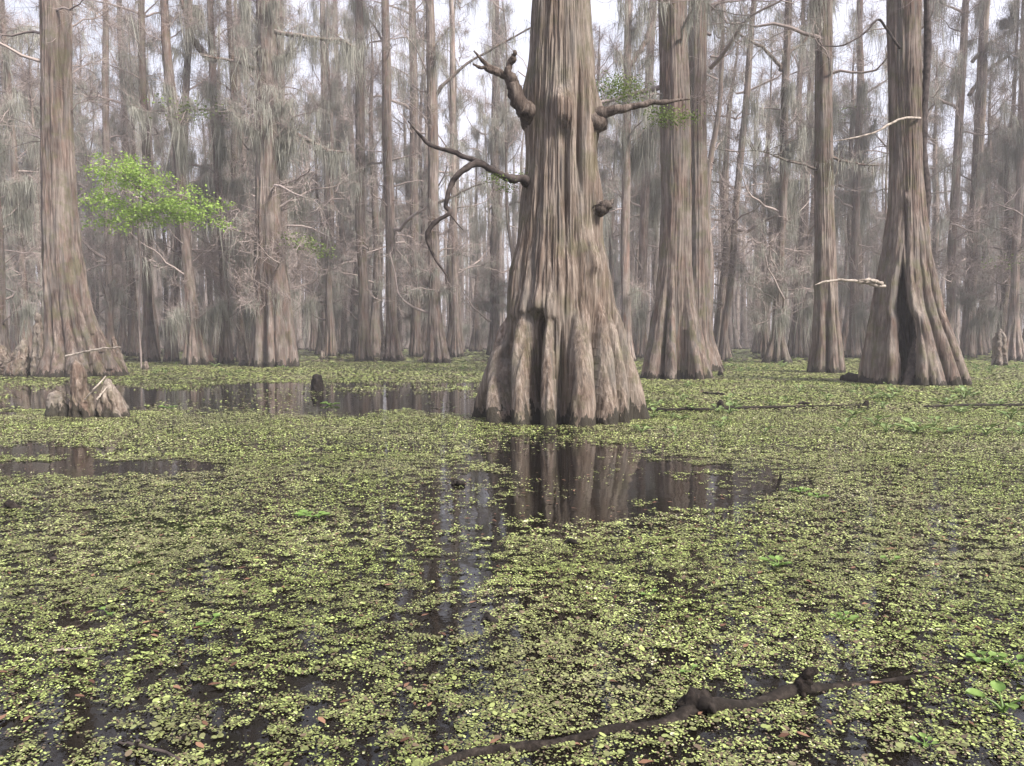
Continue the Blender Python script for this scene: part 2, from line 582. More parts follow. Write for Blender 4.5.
def sprays(anchors, r, n=60, size=0.05, spread=0.15, mat=None, name="foliage", droop=0.0):
    """leaf sprays round anchor points, real little leaves (folded pairs of triangles)"""
    a = np.repeat(anchors, n, 0)
    m = len(a)
    c = a + r.normal(size=(m, 3)) * spread * np.array([1, 1, 0.55])
    d = norm(r.normal(size=(m, 3)) * np.array([1, 1, 0.5]) + np.array([0, 0, -droop]))
    nrm = norm(r.normal(size=(m, 3)) * 0.6 + np.array([0, 0, 1.0]))
    s = norm(np.cross(d, nrm))
    L = size * r.uniform(0.6, 1.4, (m, 1))
    V = np.stack([c, c + d * L * .5 + s * L * .32 + nrm * L * .06, c + d * L, c + d * L * .5 - s * L * .32 + nrm * L * .06], 1).reshape(-1, 3)
    b = np.arange(m)[:, None] * 4
    return mesh(name, V, [b + np.array([[0, 1, 2, 3]])], False, [mat])


# ------------------------------------------------------------------ the big buttressed tree in the middle
HY = 11.75
PX = HY / F                       # metres per pixel at that depth
hx = (560 - 512) * PX
LOBES = []
for (x0, x1, w0, w1, ytop, cc) in [
        # base centre px, top centre px, half width base/top, top row, reach
        (-77, -52, 14, 10, 345, 1.02), (-58, -52, 11, 8, 318, 1.0), (-36, -34, 12, 10, 318, 1.0), (-10.5, -13, 9.5, 7, 322, 1.0),
        (20, 16, 17, 14, 268, 1.0), (45, 35, 12, 10, 300, 1.0), (61, 47, 8, 6, 318, 0.98), (77, 52, 12, 8, 300, 1.02)]:
    zt = (425 - ytop) * PX
    et = np.interp(ytop, [268, 300, 320, 345], [49, 55, 59, 66]) - w1
    LOBES.append((math.degrees(math.asin(np.clip(x0 / (88 * cc - w0), -1, 1))),
                  math.degrees(math.asin(np.clip(x1 / et, -1, 1))), w0 * .76 * PX, w1 * .76 * PX, zt, cc))
for a in (115, 140, 168, 195, 222, 245):
    LOBES.append((a, a + 4, 14 * PX, 9 * PX, 1.9, 1.0))
zk = [-.2, 0, .68, 1.1, 1.43, 1.89, 2.64, 3.7, 4.9, 6.4, 10, 16, 20, 23]
rk = [1.36, 1.32, 1.13, .99, .90, .79, .63, .53, .50, .41, .42, .31, .2, .05]
BUMPS = [(-54, 1.56, 9, 0.09, 0.06, .35), (-38, 1.62, 8, 0.06, 0.08, .28), (-24, 1.66, 7, 0.05, 0.07, .25), (-11, 1.55, 7, 0.07, 0.08, .30),
         (-22, 1.35, 5, 0.16, -0.30), (-22, .75, 4.0, 0.5, -0.22), (1, .6, 3.5, .6, -.12),
         (11, 1.0, 9, 0.3, 0.07), (4, 4.40, 14, 0.16, 0.17, .32), (-3, 4.62, 22, 0.16, 0.05), (14, 4.22, 8, 0.14, 0.04),
         (30, 4.0, 4, 0.75, -0.11), (48, 4.0, 12, 0.6, 0.05), (40, 2.25, 9, 0.10, 0.07, .3), (30, 2.7, 5, 0.6, 0.045),
         (66, 3.25, 20, 0.22, 0.08, .4), (78, 4.55, 22, 0.3, 0.10), (-78, 4.75, 22, 0.35, 0.07),
         (8, 3.1, 4, 0.9, -0.10), (-20, 2.9, 14, 0.8, 0.05), (-60, 2.4, 12, 0.7, 0.04), (22, 1.9, 4, 0.7, -0.06)]
V, Fs = lobed(23, zk, rk, LOBES, 430, 560, seed=3, core=0.60, bark=0.024, zpow=2.0, bumps=BUMPS, fis=20, face=-0.06)
hero_root = tree("cypress_tree", "massive bald cypress with fluted buttressed base and broken branch stubs standing in the dark pool",
                 (hx, HY, 0), mesh("trunk", V, Fs, True, [M_HERO]), HIGH[1])


def hp(px, py, dy=0.0):
    return at(px, py, HY + dy) - np.array([hx, HY, 0])


limb("branch", hero_root, [hp(533, 122, -.1), hp(524, 108, -.25), hp(517, 88, -.35), hp(510, 78, -.4), hp(498, 72, -.4), hp(485, 62, -.42), hp(474, 51, -.45)],
     [.18, .145, .11, .08, .045, .035, .016], M_STUB, 60, 20, 0.2, 2,
     more=[([hp(514, 84, -.38), hp(509, 70, -.42), hp(512, 60, -.45), hp(515, 51, -.5)], [.075, .05, .04, .024]),
           ([hp(503, 74, -.4), hp(490, 70, -.5), hp(473, 64, -.6)], [.05, .035, .015])], label="broken forked branch stub")
limb("branch", hero_root, [hp(588, 128, -.1), hp(600, 118, -.28), hp(607, 113, -.34), hp(622, 108, -.36), hp(640, 104, -.38), hp(662, 102, -.36), hp(690, 99, -.3)],
     [.18, .15, .08, .05, .046, .04, .010], M_STUB, 70, 18, 0.22, 5, label="bare branch with swollen knobbed base")
limb("branch", hero_root, [hp(584, 216, -.2), hp(596, 209, -.38), hp(603, 206, -.45), hp(608, 204, -.5), hp(614, 199, -.5)],
     [.13, .13, .09, .05, .012], M_STUB, 40, 18, 0.25, 7, label="short broken stub")
limb("branch", hero_root, [hp(528, 182, -.3), hp(515, 178, -.45), hp(498, 172, -.5), hp(478, 162, -.5), hp(455, 153, -.5), hp(435, 146, -.5), hp(420, 135, -.5), hp(408, 121, -.5)],
     [.075, .06, .045, .042, .036, .032, .022, .010], M_LIMB, 70, 12, 0.25, 9,
     more=[([hp(492, 169, -.5), hp(475, 164, -.55), hp(460, 172, -.6), hp(450, 186, -.6), hp(446, 205, -.6), hp(449, 212, -.6), hp(436, 222, -.6), hp(427, 232, -.6),
             hp(432, 250, -.6), hp(438, 263, -.6), hp(447, 276, -.6)], [.05, .044, .04, .038, .036, .036, .034, .034, .026, .020, .010]),
           ([hp(449, 211, -.6), hp(456, 222, -.62), hp(463, 230, -.64)], [.02, .008, .004]),
           ([hp(446, 276, -.6), hp(446, 284, -.6)], [.015, .006])], label="dark drooping dead branch")
r_ = np.random.default_rng(77)
anch = np.array([hp(x, y, -.6 + .1 * k) for k, (x, y) in enumerate([(497, 178), (506, 182), (512, 185), (505, 190), (519, 177), (488, 176), (525, 178)])])
o = link("foliage", sprays(anch, r_, 70, 0.03, 0.07, M_DULL), hero_root)
anch = np.array([hp(x, y, .5) for x, y in [(605, 85), (615, 82), (625, 84), (636, 86), (620, 92), (610, 95), (630, 96), (655, 112), (670, 115), (680, 118), (662, 120), (690, 117)]])
link("foliage", sprays(anch, r_, 170, 0.034, 0.11, M_DULL), hero_root)

# ------------------------------------------------------------------ other trees one can single out
near_ids = []


def special(label, base, base_w, top_px, top_w, hb_px, crown_pair, seed, nl=9, mat=M_BARK, nth=220, nz=240, H=22.0, core=0.48, name="cypress_tree",
            slot=None, bumps=(), bark=0.02, lean_y=300, lobes=None, group=None, fis=9, bottle=2.5, z_off=0.5, cat="tree", wob=0.12, crot=0.0, rows=None):
    """base (px, py) where the front meets the water; base_w, top_w widths in px (top at the frame's top row); top_px the x there"""
    g = gp(*base)
    Y = g[1]
    k0 = Y / F
    rb = base_w * k0 / 2 / (1 - base_w / F / 2)
    Y = Y + rb * z_off
    k = Y / F
    ob = math.sqrt(1 + ((base[0] - 512) / F) ** 2)      # wide-angle stretch of round things off the axis
    rb = base_w * k / 2 / ob
    top_w = top_w / ob
    x0 = (base[0] - 512) * k
    x1 = (top_px - 512) * k
    ztop = CAM_H + 339 * k
    H = max(H, ztop * 1.3)
    rt = top_w * k / 2
    hb = hb_px * k
    zk, rk = cyp_profile(rt * 1.18, rb, hb, H, bottle)
    zk = np.array(zk); rk = np.array(rk)
    # keep the width at the frame's top row
    rk = np.where(zk > hb, np.interp(zk, [hb, ztop, H], [rt * 1.13, rt, rt * 0.2]), rk)
    ctr = ([-1, 0, hb * .6, ztop, H], [0, 0, (x1 - x0) * 0.55 * hb / ztop, x1 - x0, (x1 - x0) * H / ztop])
    if rows:                                             # silhouette read off the photograph: (row, left, right)
        zr = [at(512, y_, Y)[2] for y_, _, _ in rows]
        cr = [((a_ + b_) / 2 - 512) * k * (1 + (z_ - CAM_H) * -SP / Y) - x0 for (y_, a_, b_), z_ in zip(rows, zr)]
        rr_ = [(b_ - a_) / 2 * k / ob * .97 for y_, a_, b_ in rows]
        zk = [-.2] + zr[::-1] + [zr[0] + .5 * (H - zr[0]), H]
        rk = [rr_[-1] * 1.02] + rr_[::-1] + [rr_[0] * .6, rr_[0] * .15]
        ctr = ([-.2] + zr[::-1] + [H], [cr[-1]] + cr[::-1] + [cr[0] + (cr[0] - cr[1]) * .5])
        wob = 0.0
    V, Fs = lobed(H, list(zk), list(rk), [(a_, b_, c_ * .74, d_ * .74, e_, f_) for a_, b_, c_, d_, e_, f_ in lobes(k, hb)] if lobes else rand_lobes(nl, rb, hb * 0.95, seed), nth, nz, seed=seed, core=core, bark=bark,
                  ctr=ctr, slot=slot(k) if slot else None, bumps=bumps, wob=wob, fis=fis, face=math.atan2(-x0, Y))
    root = tree(name, label, (x0, Y, 0), mesh("trunk", V, Fs, True, [mat]), None, group, cat=cat)
    lean = math.atan2(x1 - x0, ztop)
    if crown_pair:
        for nm, me in zip(("crown", "spanish_moss"), crown_pair):
            if me:
                oo = link(nm, me, root, rot=(0, lean, 0) if not crot else (0, 0, crot), scale=(1, 1, H / 22.0))
                if nm == 'spanish_moss':
                    oo['kind'] = 'stuff'
    near_ids.append((x0, Y, rb))
    return root, k, Y


def tp(px, py, Y, root):
    return at(px, py, Y) - np.array(root.location)


# big left tree
t_left, k, YL = special("tall thick cypress with wide ribbed base among knees near the left edge", (82, 377), 100, 57, 33, 190, (HIGH[0][0], None), 21, nl=10, core=0.46, rows=[(0, 41, 73), (100, 41, 73), (200, 42, 78), (250, 42, 83), (300, 42, 94), (325, 42, 102), (350, 40, 116), (376, 32, 132)],
                        lobes=lambda k, hb: [(-70, -60, 12 * k, 8 * k, hb * .7, .95), (-38, -30, 9 * k, 7 * k, hb * .9, .9), (-12, -10, 9 * k, 7 * k, hb, .92),
                                             (8, 6, 6 * k, 5 * k, hb, .9), (30, 18, 8 * k, 6 * k, hb, 1.0), (52, 35, 7 * k, 5 * k, hb, 1.12), (75, 55, 8 * k, 5 * k, hb * .9, 1.05),
                                             (110, 110, 12 * k, 8 * k, hb, 1), (150, 150, 12 * k, 8 * k, hb, 1), (190, 190, 12 * k, 8 * k, hb, 1), (235, 235, 12 * k, 8 * k, hb, 1)])
# the pair right of the middle
t_pr, k, YP = special("broad twin-stemmed cypress with deep buttress folds right of the big middle tree", (675, 379), 82, 672, 29, 190, HIGH[0], 22, nl=11, core=0.46, crot=1.0, rows=[(0, 658, 686), (104, 660, 690), (209, 661, 691), (261, 658, 691), (300, 653, 695), (325, 647, 701), (350, 641, 707), (378, 634, 714)])
t_pb, k, _ = special("dark straight cypress standing close behind the broad twin-stemmed one", (706, 371), 52, 698, 19, 120, HIGH[1], 23, nl=8, crot=2.0, rows=[(0, 688, 707), (104, 688, 706), (209, 688, 708), (313, 686, 711), (340, 684, 715), (370, 680, 725)])
# lone tree at x 825
t_lone, k, YQ = special("straight cypress with pale flared foot left of the hollow tree", (826, 373), 45, 822, 20, 130, CROWNS[5], 24, nl=8, rows=[(0, 815, 832), (104, 814, 832), (209, 814, 834), (261, 814, 836), (313, 811, 840), (340, 809, 844), (372, 804, 849)])


def hollow_slot(k):
    def f(r, TH, Z):
        a = np.radians(np.interp(Z, [0, 1.3, 2.3, 3.2], [-6.5, -2.5, -3.5, -5]))
        w = 1.45 * np.radians(np.interp(Z, [-.2, 0, .5, 1.3, 2.0, 2.6, 3.1, 3.2], [4.6, 5.2, 7.0, 10.0, 8.5, 5.5, 1.6, 0.0]))
        n = 0.22 * vnoise(np.stack([Z * 1.9, Z * 0 + 4, Z * 0], -1)) * w
        D = (TH - a - n + PI) % (2 * PI) - PI
        hole = np.abs(D) < w
        r = r * (1 - 0.16 * np.exp(-(np.maximum(np.abs(D) - w, 0) / .035) ** 2) * (1 - sstep(2.9, 3.4, Z)))      # edges roll in
        a2 = np.radians(np.interp(Z, [2.6, 3.2, 4.9, 9.0], [9, 5, -6, -4]))
        D2 = (TH - a2 + PI) % (2 * PI) - PI
        r = r - 0.11 * np.exp(-(D2 / 0.07) ** 2) * sstep(2.3, 2.7, Z) * (1 - sstep(4.6, 5.2, Z))
        lip = np.exp(-((np.abs(D) - w - 0.13) / 0.11) ** 2) * (1 - sstep(2.8, 4.4, Z))
        return r + 0.10 * lip, hole
    return f


t_hol, k, YH = special("thick hollow cypress with a tall black cleft in its base", (911, 385), 118, 903, 36, 270, (HIGH[1][0], None), 25, nl=10, core=0.56, slot=hollow_slot, nth=360, nz=320, rows=[(0, 886, 920), (104, 888, 921), (157, 889, 922), (209, 887, 925), (235, 882, 929), (261, 877, 932), (287, 871, 937), (313, 867, 943), (340, 861, 954), (365, 855, 964), (384, 852, 970)],
                       bottle=1.45, crot=3.0, bumps=[(-2, 4.9, 9, 0.16, 0.12)],
                       lobes=lambda k, hb: [(-75, -60, 16 * k, 9 * k, hb * .8, 1.0), (-45, -35, 16 * k, 9 * k, hb, .97), (-24, -20, 12 * k, 8 * k, hb * .8, .96),
                                            (12, 12, 7 * k, 5 * k, hb, .98), (30, 24, 12 * k, 7 * k, hb * .9, .98), (52, 40, 9 * k, 6 * k, hb * .9, 1.03), (70, 50, 7 * k, 5 * k, hb, 1.06), (88, 70, 8 * k, 5 * k, hb * .8, 1.05),
                                            (120, 120, 14 * k, 9 * k, hb, 1), (160, 160, 14 * k, 9 * k, hb, 1), (200, 200, 14 * k, 9 * k, hb, 1), (240, 240, 14 * k, 9 * k, hb, 1)])
limb("branch", t_hol, [tp(885, 287, YH - .9, t_hol), tp(868, 283, YH - 1.3, t_hol), tp(848, 280, YH - 1.5, t_hol), tp(830, 281, YH - 1.6, t_hol), tp(815, 285, YH - 1.7, t_hol)],
     [.05, .045, .04, .032, .014], M_PALE, 40, 8, .2, 31, more=[([tp(882, 284, YH - 1, t_hol), tp(872, 280, YH - 1.4, t_hol), tp(858, 281, YH - 1.5, t_hol)], [.05, .05, .02])], label="bleached bare branch")
limb("branch", t_hol, [tp(920, 118, YH - .4, t_hol), tp(905, 118, YH - .8, t_hol), tp(895, 121, YH - 1, t_hol), tp(880, 130, YH - 1.2, t_hol), tp(860, 137, YH - 1.3, t_hol), tp(830, 142, YH - 1.4, t_hol)],
     [.036, .034, .03, .028, .022, .010], M_PALE, 40, 8, .2, 32, label="bleached bare branch")
limb("branch", t_hol, [tp(900, 48, YH - .3, t_hol), tp(880, 20, YH - .8, t_hol), tp(868, 30, YH - 1, t_hol), tp(845, 45, YH - 1.2, t_hol), tp(820, 46, YH - 1.3, t_hol)],
     [.035, .03, .026, .022, .010], M_LIMB, 40, 8, .2, 33)
# slim stem leaning on the hollow tree
g = gp(914, 386)
pts = [gp(914, 386) - g + np.array([0, .25, -.1]), at(917, 350, g[1] + .45) - g, at(920, 300, g[1] + 1.0) - g, at(924, 230, g[1] + 1.3) - g, at(923, 160, g[1] + 1.4) - g, at(924, 100, g[1] + 1.5) - g,
       at(927, 40, g[1] + 1.6) - g, at(925, -60, g[1] + 1.7) - g]
root = bpy.data.objects.new("slim_tree", None)
COL.objects.link(root)
root.location = g
props(root, "slim dark stem growing up against the right flank of the hollow cypress", "tree")
limb("trunk", root, pts, [.13, .13, .14, .13, .12, .10, .09, .05], M_LIMB, 90, 14, .15, 34)

# named trees of the middle distance: (base px, base y, base w, top px, top w, butt px, crown, label)
MIDS = [
    (197, 365, 36, 172, 11, 90, 3, "bent cypress with fluted skirt below the bright green foliage"),
    (277, 367, 50, 266, 17, 100, 1, "moss-draped cypress with deeply grooved cone-shaped base, twigs hanging over it"),
    (364, 361, 22, 362, 10, 70, 4, "straight reddish cypress standing just left of a pale pointed knee"),
    (393, 361, 25, 389, 10, 60, 2, "dark slender cypress just right of a pale pointed knee"),
    (437, 363, 33, 431, 11, 80, 0, "pale pinkish cypress with split foot behind the drooping dead branch"),
    (150, 362, 26, 152, 9, 70, 5, "dark narrow trunk left of the bent cypress under the green foliage"),
    (172, 362, 18, 200, 8, 50, 4, "thin leaning trunk hugging the left side of the bent cypress"),
    (226, 364, 20, 218, 8, 70, 3, "dark upright trunk between the bent cypress and the pale finger knee"),
    (243, 362, 16, 236, 7, 50, 6, "narrow grey trunk rising behind the pale finger knee"),
    (287, 360, 20, 285, 8, 50, 3, "thin dark trunk behind the grooved cone-based cypress"),
    (457, 357, 14, 452, 6, 50, 2, "thin grey trunk right of the pale pinkish cypress"),
    (416, 357, 14, 414, 9, 50, 5, "grey moss-hung trunk directly left of the pale pinkish cypress"),
    (494, 355, 18, 497, 9, 50, 1, "moss-covered trunk half hidden by the left edge of the big middle tree"),
    (626, 362, 22, 624, 9, 60, 1, "mossy trunk just right of the big middle tree"),
    (640, 358, 22, 650, 9, 60, 3, "mossy trunk between the big middle tree and the broad twin-stemmed one"),
    (722, 361, 14, 750, 7, 40, 2, "slim pole-like tree leaning to the right beyond the dark straight cypress"),
    (776, 363, 34, 782, 9, 60, 3, "short-butted cypress draped in grey moss in the gap left of the pale-footed one"),
    (800, 356, 20, 806, 7, 60, 1, "thin mossy trunk directly left of the pale-footed cypress"),
    (853, 358, 20, 852, 8, 60, 3, "grey trunk in the gap between pale-footed and hollow cypresses"),
    (946, 360, 24, 955, 9, 60, 5, "grey trunk leaning right just beyond the hollow cypress"),
    (968, 358, 22, 974, 12, 70, 4, "forked grey cypress midway between hollow tree and right edge"),
    (1012, 361, 34, 1012, 9, 70, 1, "slim dark trunk close to the right edge beside a blunt knee"),
    (28, 362, 22, 14, 8, 60, 0, "thin leaning trunk at the far left behind the thick ribbed tree"),
    (3, 366, 30, 4, 9, 60, 3, "pale flared trunk cut by the left edge"),
    (110, 357, 16, 117, 8, 50, 6, "thin trunk right of the thick ribbed tree, above its knees"),
    (133, 356, 14, 130, 7, 50, 0, "thin grey trunk behind the bright green foliage's left half"),
    (330, 356, 16, 328, 7, 50, 1, "grey mossy trunk between cone-based cypress and straight reddish one"),
    (345, 354, 12, 340, 6, 40, 3, "thin trunk immediately left of the straight reddish cypress"),
]
mid_roots = []
for n_, (bx, by, bw, tx, tw_, hbp, ci, lab) in enumerate(MIDS):
    rt_, _k, _y = special(lab, (bx, by), bw, tx, tw_ * .86, hbp, None if n_ in (10,) else CROWNS[ci], 300 + n_, nl=9, mat=M_MID, nth=130, nz=140, H=21.0, crot=0.0, wob=0.08, fis=9, bark=.04,
                            rows=[(0, 257, 277), (150, 257, 279), (240, 256, 283), (290, 254, 291), (330, 251, 297), (366, 248, 304)] if n_ == 1 else None)
    mid_roots.append(rt_)
    if n_ in (1, 4, 9, 11, 12, 15, 16, 17, 19, 20, 21, 22, 26, 7):
        tg = TANGLE[n_ % 2]
        link("low_branches", tg[0], rt_, rot=(0, 0, n_ * 1.7))
        link("spanish_moss", tg[1], rt_, rot=(0, 0, n_ * 1.7))["kind"] = "stuff"

# the slim tree with bright fresh leaves
r_ = np.random.default_rng(91)
YG = 28.5
gx = at(140, 200, YG)[0]
root = bpy.data.objects.new("leafy_tree", None)
COL.objects.link(root)
gpos = np.array([at(140, 300, YG + 3)[0], YG + 3.0, 0])
root.location = gpos
props(root, "small slender tree with a spreading mass of bright green new leaves", "tree")
stem = [np.array([0, 0, -.1]), at(139, 320, YG + 2.9) - gpos, at(141, 270, YG + 2.6) - gpos, at(138, 225, YG + 1.8) - gpos, at(140, 190, YG + .6) - gpos, at(140, 160, YG) - gpos]
limb("trunk", root, stem, [.04, .035, .035, .03, .02, .010], M_TWIG, 60, 10, .15, 41)
tips = [(85, 170), (80, 190), (90, 205), (100, 160), (95, 225), (110, 185), (120, 160), (128, 155), (130, 180), (125, 210), (140, 168), (150, 182), (150, 205),
        (165, 178), (170, 200), (180, 190), (182, 215), (195, 195), (200, 212), (210, 200), (215, 218), (225, 212), (228, 224), (118, 225), (145, 222), (105, 200), (160, 215)]
more, an = [], []
for (x, y) in tips:
    dy = r_.uniform(-1.0, 1.2)
    e = at(x, y, YG + dy) - gpos
    s = stem[3] * 0.6 + stem[4] * 0.4 if y > 185 else stem[4]
    m1 = s * 0.55 + e * 0.45 + np.array([0, 0, r_.uniform(-.1, .25)])
    more.append(([s, m1, e], [.02, .012, .005]))
    for q in np.linspace(.45, 1.0, 7):
        an.append(s + (e - s) * q + r_.normal(size=3) * np.array([.18, .25, .14]))
limb("branches", root, more[0][0], more[0][1], M_TWIG, 14, 5, .1, 43, more=more[1:])
link("foliage", sprays(np.array(an), r_, 38, 0.105, 0.19, M_LEAF, droop=0.2), root)

def mossy_limb(rt_, pxs, rad, seed, side=0.0, moss_n=40, ml=.55):
    r = np.random.default_rng(seed)
    Y0 = rt_.location[1]
    pts = [at(x, y, Y0 + side * q) - np.array(rt_.location) for q, (x, y) in enumerate(pxs)]
    P = smoothpath(pts, 40)
    twg = []
    for q in range(14):
        i = r.integers(8, 39)
        d = r.normal(size=3) * np.array([.5, .6, .35]) + np.array([0, 0, .1])
        twg.append(([P[i], P[i] + d * .6, P[i] + d * 1.2 + r.normal(size=3) * .15], [.016, .010, .004]))
    o = limb("branch", rt_, pts, rad, M_MID, 40, 10, .2, seed, more=twg)
    a = P[r.integers(5, 40, moss_n)]
    b_ = np.concatenate([np.array(t_[0][1:]) for t_ in twg])
    Pm, Rm = moss_strands(np.concatenate([a, b_]), r, 12, ml, .10, .008)
    V, Fs = tubes(Pm, Rm, 2, seed=seed)
    link("spanish_moss", mesh("spanish_moss", V, Fs, True, [M_MOSS]), o)["kind"] = "stuff"


mossy_limb(mid_roots[4], [(432, 100), (445, 84), (470, 62), (500, 45), (530, 28), (560, 12)], [.11, .09, .07, .06, .04, .02], 1, -.1)
mossy_limb(mid_roots[4], [(431, 205), (445, 200), (462, 192), (480, 184), (500, 180)], [.09, .07, .05, .04, .02], 2, -.15, 26)
mossy_limb(mid_roots[7], [(217, 62), (204, 52), (193, 38), (186, 15), (178, -12)], [.18, .16, .13, .11, .08], 3, -.1, 22)
mossy_limb(mid_roots[20], [(972, 62), (985, 48), (1002, 36), (1024, 20), (1045, 8)], [.12, .10, .08, .07, .04], 4, -.1)
mossy_limb(mid_roots[20], [(970, 95), (985, 74), (1004, 58), (1030, 44)], [.13, .11, .09, .05], 5, .2)
mossy_limb(mid_roots[16], [(781, 66), (768, 52), (750, 40), (728, 28), (706, 20)], [.10, .08, .065, .045, .02], 6, -.15)
mossy_limb(mid_roots[16], [(781, 70), (790, 52), (803, 42), (818, 22), (826, 0)], [.10, .08, .065, .045, .03], 7, .2)
mossy_limb(mid_roots[1], [(268, 75), (255, 68), (238, 62), (218, 58), (200, 55)], [.09, .07, .06, .05, .02], 8, -.2, 20)
mossy_limb(mid_roots[1], [(268, 120), (290, 130), (312, 142), (328, 150), (346, 152)], [.11, .09, .08, .07, .03], 9, -.2, 70, .9)
mossy_limb(mid_roots[1], [(270, 30), (292, 34), (315, 38), (340, 40), (352, 46)], [.11, .09, .08, .06, .03], 10, -.2, 70, .9)
mossy_limb(mid_roots[13], [(626, 70), (640, 50), (650, 30), (655, 0)], [.16, .13, .11, .08], 11, .2, 40)
mossy_limb(mid_roots[12], [(497, 120), (508, 118), (520, 122), (534, 124)], [.10, .08, .06, .03], 12, -.1, 60, 1.0)
mossy_limb(t_lone, [(822, 172), (805, 165), (780, 158), (765, 152), (750, 150)], [.06, .045, .035, .025, .010], 13, -.2, 8, .4)
mossy_limb(t_lone, [(822, 152), (840, 160), (860, 164), (878, 166)], [.06, .045, .03, .010], 14, -.3, 8, .4)

# dull green needle sprays on some of the mossy trees
for (nm, spots, n_, sz, sp) in [(0, [(160, 100), (178, 108), (190, 104), (205, 112), (218, 106), (232, 112), (170, 118), (200, 118)], 40, .14, .32),
                                (1, [(288, 240), (298, 244), (308, 246), (318, 250), (326, 252), (303, 238), (312, 242)], 60, .13, .26),
                                (13, [(612, 84), (624, 82), (634, 88), (642, 92), (618, 92), (630, 96)], 46, .14, .30),
                                (18, [(845, 108), (860, 112), (838, 116)], 26, .13, .3), (21, [(1000, 260), (1012, 266), (990, 262), (1020, 258)], 30, .13, .3)]:
    rt_ = mid_roots[nm]
    an = np.array([at(x, y, rt_.location[1] - .8 + .5 * (q % 3)) - np.array(rt_.location) for q, (x, y) in enumerate(spots)])
    link("foliage", sprays(an, r_, n_, sz, sp, M_DULL), rt_)

# ------------------------------------------------------------------ woods behind: single trees
GRP = "slender trees of the hazy moss-hung woods behind"
LAB_BG = ["slender bare trunk deep in the hazy moss-hung woods behind", ]
pts_bg = []
tries = 0
rr = np.random.default_rng(404)
while len(pts_bg) < 170 and tries < 60000:
    tries += 1
    Y = 33 + 52 * rr.random() ** 0.8
    X = (rr.random() * 2 - 1) * Y * 0.80
    px, py = 512 + X / Y * F, 339 + CAM_H * F / Y
    if Y < 46 and (725 < px < 775 or 925 < px < 990 or 460 < px < 500):
        continue
    if (Y < 84 and 728 < px < 757) or (Y < 48 and 456 < px < 488):
        continue
    if any((X - a) ** 2 + (Y - b) ** 2 < (0.9 + c) ** 2 for a, b, c in near_ids):
        continue
    if any((X - a) ** 2 + (Y - b) ** 2 < 2.3 for a, b, *_ in pts_bg):
        continue
    # do not stand right in front of a named tree of the middle distance
    if Y < 46 and any(b > Y and abs(X / Y - a / b) * F < 14 for a, b, c in near_ids):
        continue
    pts_bg.append((X, Y))
for n_, (X, Y) in enumerate(pts_bg):
    ti, ci = rr.integers(len(TRUNKS)), rr.integers(len(CROWNS))
    s = rr.uniform(0.8, 1.15)
    w = s * rr.uniform(0.6, 1.05)
    if Y < 44:
        w *= 0.75
    lx, ly = rr.normal(0, 0.035, 2)
    tree("cypress_tree", LAB_BG[0], (X, Y, 0), TRUNKS[ti][0], CROWNS[ci], GRP, rot=(lx, ly, rr.uniform(0, 6.28)), scale=(w, w, s * rr.uniform(.95, 1.15)),
         crot=rr.uniform(0, 6.28), cscale=(1 / max(w, .6), 1 / max(w, .6), 1))

# the wood beyond, one mass
rr = np.random.default_rng(505)
n = 1150
Y = 84 + 76 * rr.random(n) ** 0.9
X = (rr.random(n) * 2 - 1) * Y * 0.85
Hh = rr.uniform(16, 24, n)
S = np.stack([X, Y, np.full(n, -.1)], -1)
P = np.zeros((n, 9, 3))
zq = np.array([0, .03, .07, .15, .3, .5, .7, .85, 1.0])
P[:, :, :] = S[:, None]
P[:, :, 2] += Hh[:, None] * zq[None]
P[:, :, 0] += np.cumsum(rr.normal(0, .12, (n, 9)), 1)
rad = rr.uniform(.12, .34, (n, 1)) * np.array([[2.6, 1.9, 1.4, 1.1, .95, .8, .6, .4, .1]])
pt = tubes(P, rad, 7, seed=1)
bs, btn = pick(P, 16, rr, 0.1)
az = rr.uniform(0, 6.28, len(bs))
D = np.stack([np.cos(az), np.sin(az), rr.uniform(-.1, .7, len(bs))], -1)
L = rr.uniform(1, 3.2, len(bs))
B = grow(bs, D, L, 5, rr, .25)
pb = tubes(B, np.full((len(bs), 1), .03) * np.array([[1.2, 1, .8, .6, .3]]), 3, seed=2)
p2, t2 = pick(B, 12, rr, .2)
B2 = grow(p2, norm(t2 + rr.normal(size=t2.shape)), rr.uniform(.5, 1.6, len(p2)), 3, rr, .3)
p3 = tubes(B2, np.full((len(p2), 1), .013) * np.array([[1, .8, .3]]), 2, seed=3)
ms, _ = pick(B, 2, rr, .2)
Pm, Rm = moss_strands(ms, rr, 2, 1.1, .14, .035)
pm = tubes(Pm, Rm, 2, seed=4)
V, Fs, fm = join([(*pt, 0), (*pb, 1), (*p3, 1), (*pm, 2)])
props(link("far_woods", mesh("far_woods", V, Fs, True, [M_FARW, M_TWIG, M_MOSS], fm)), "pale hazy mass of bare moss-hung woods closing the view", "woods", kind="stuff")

# ------------------------------------------------------------------ knees and stumps


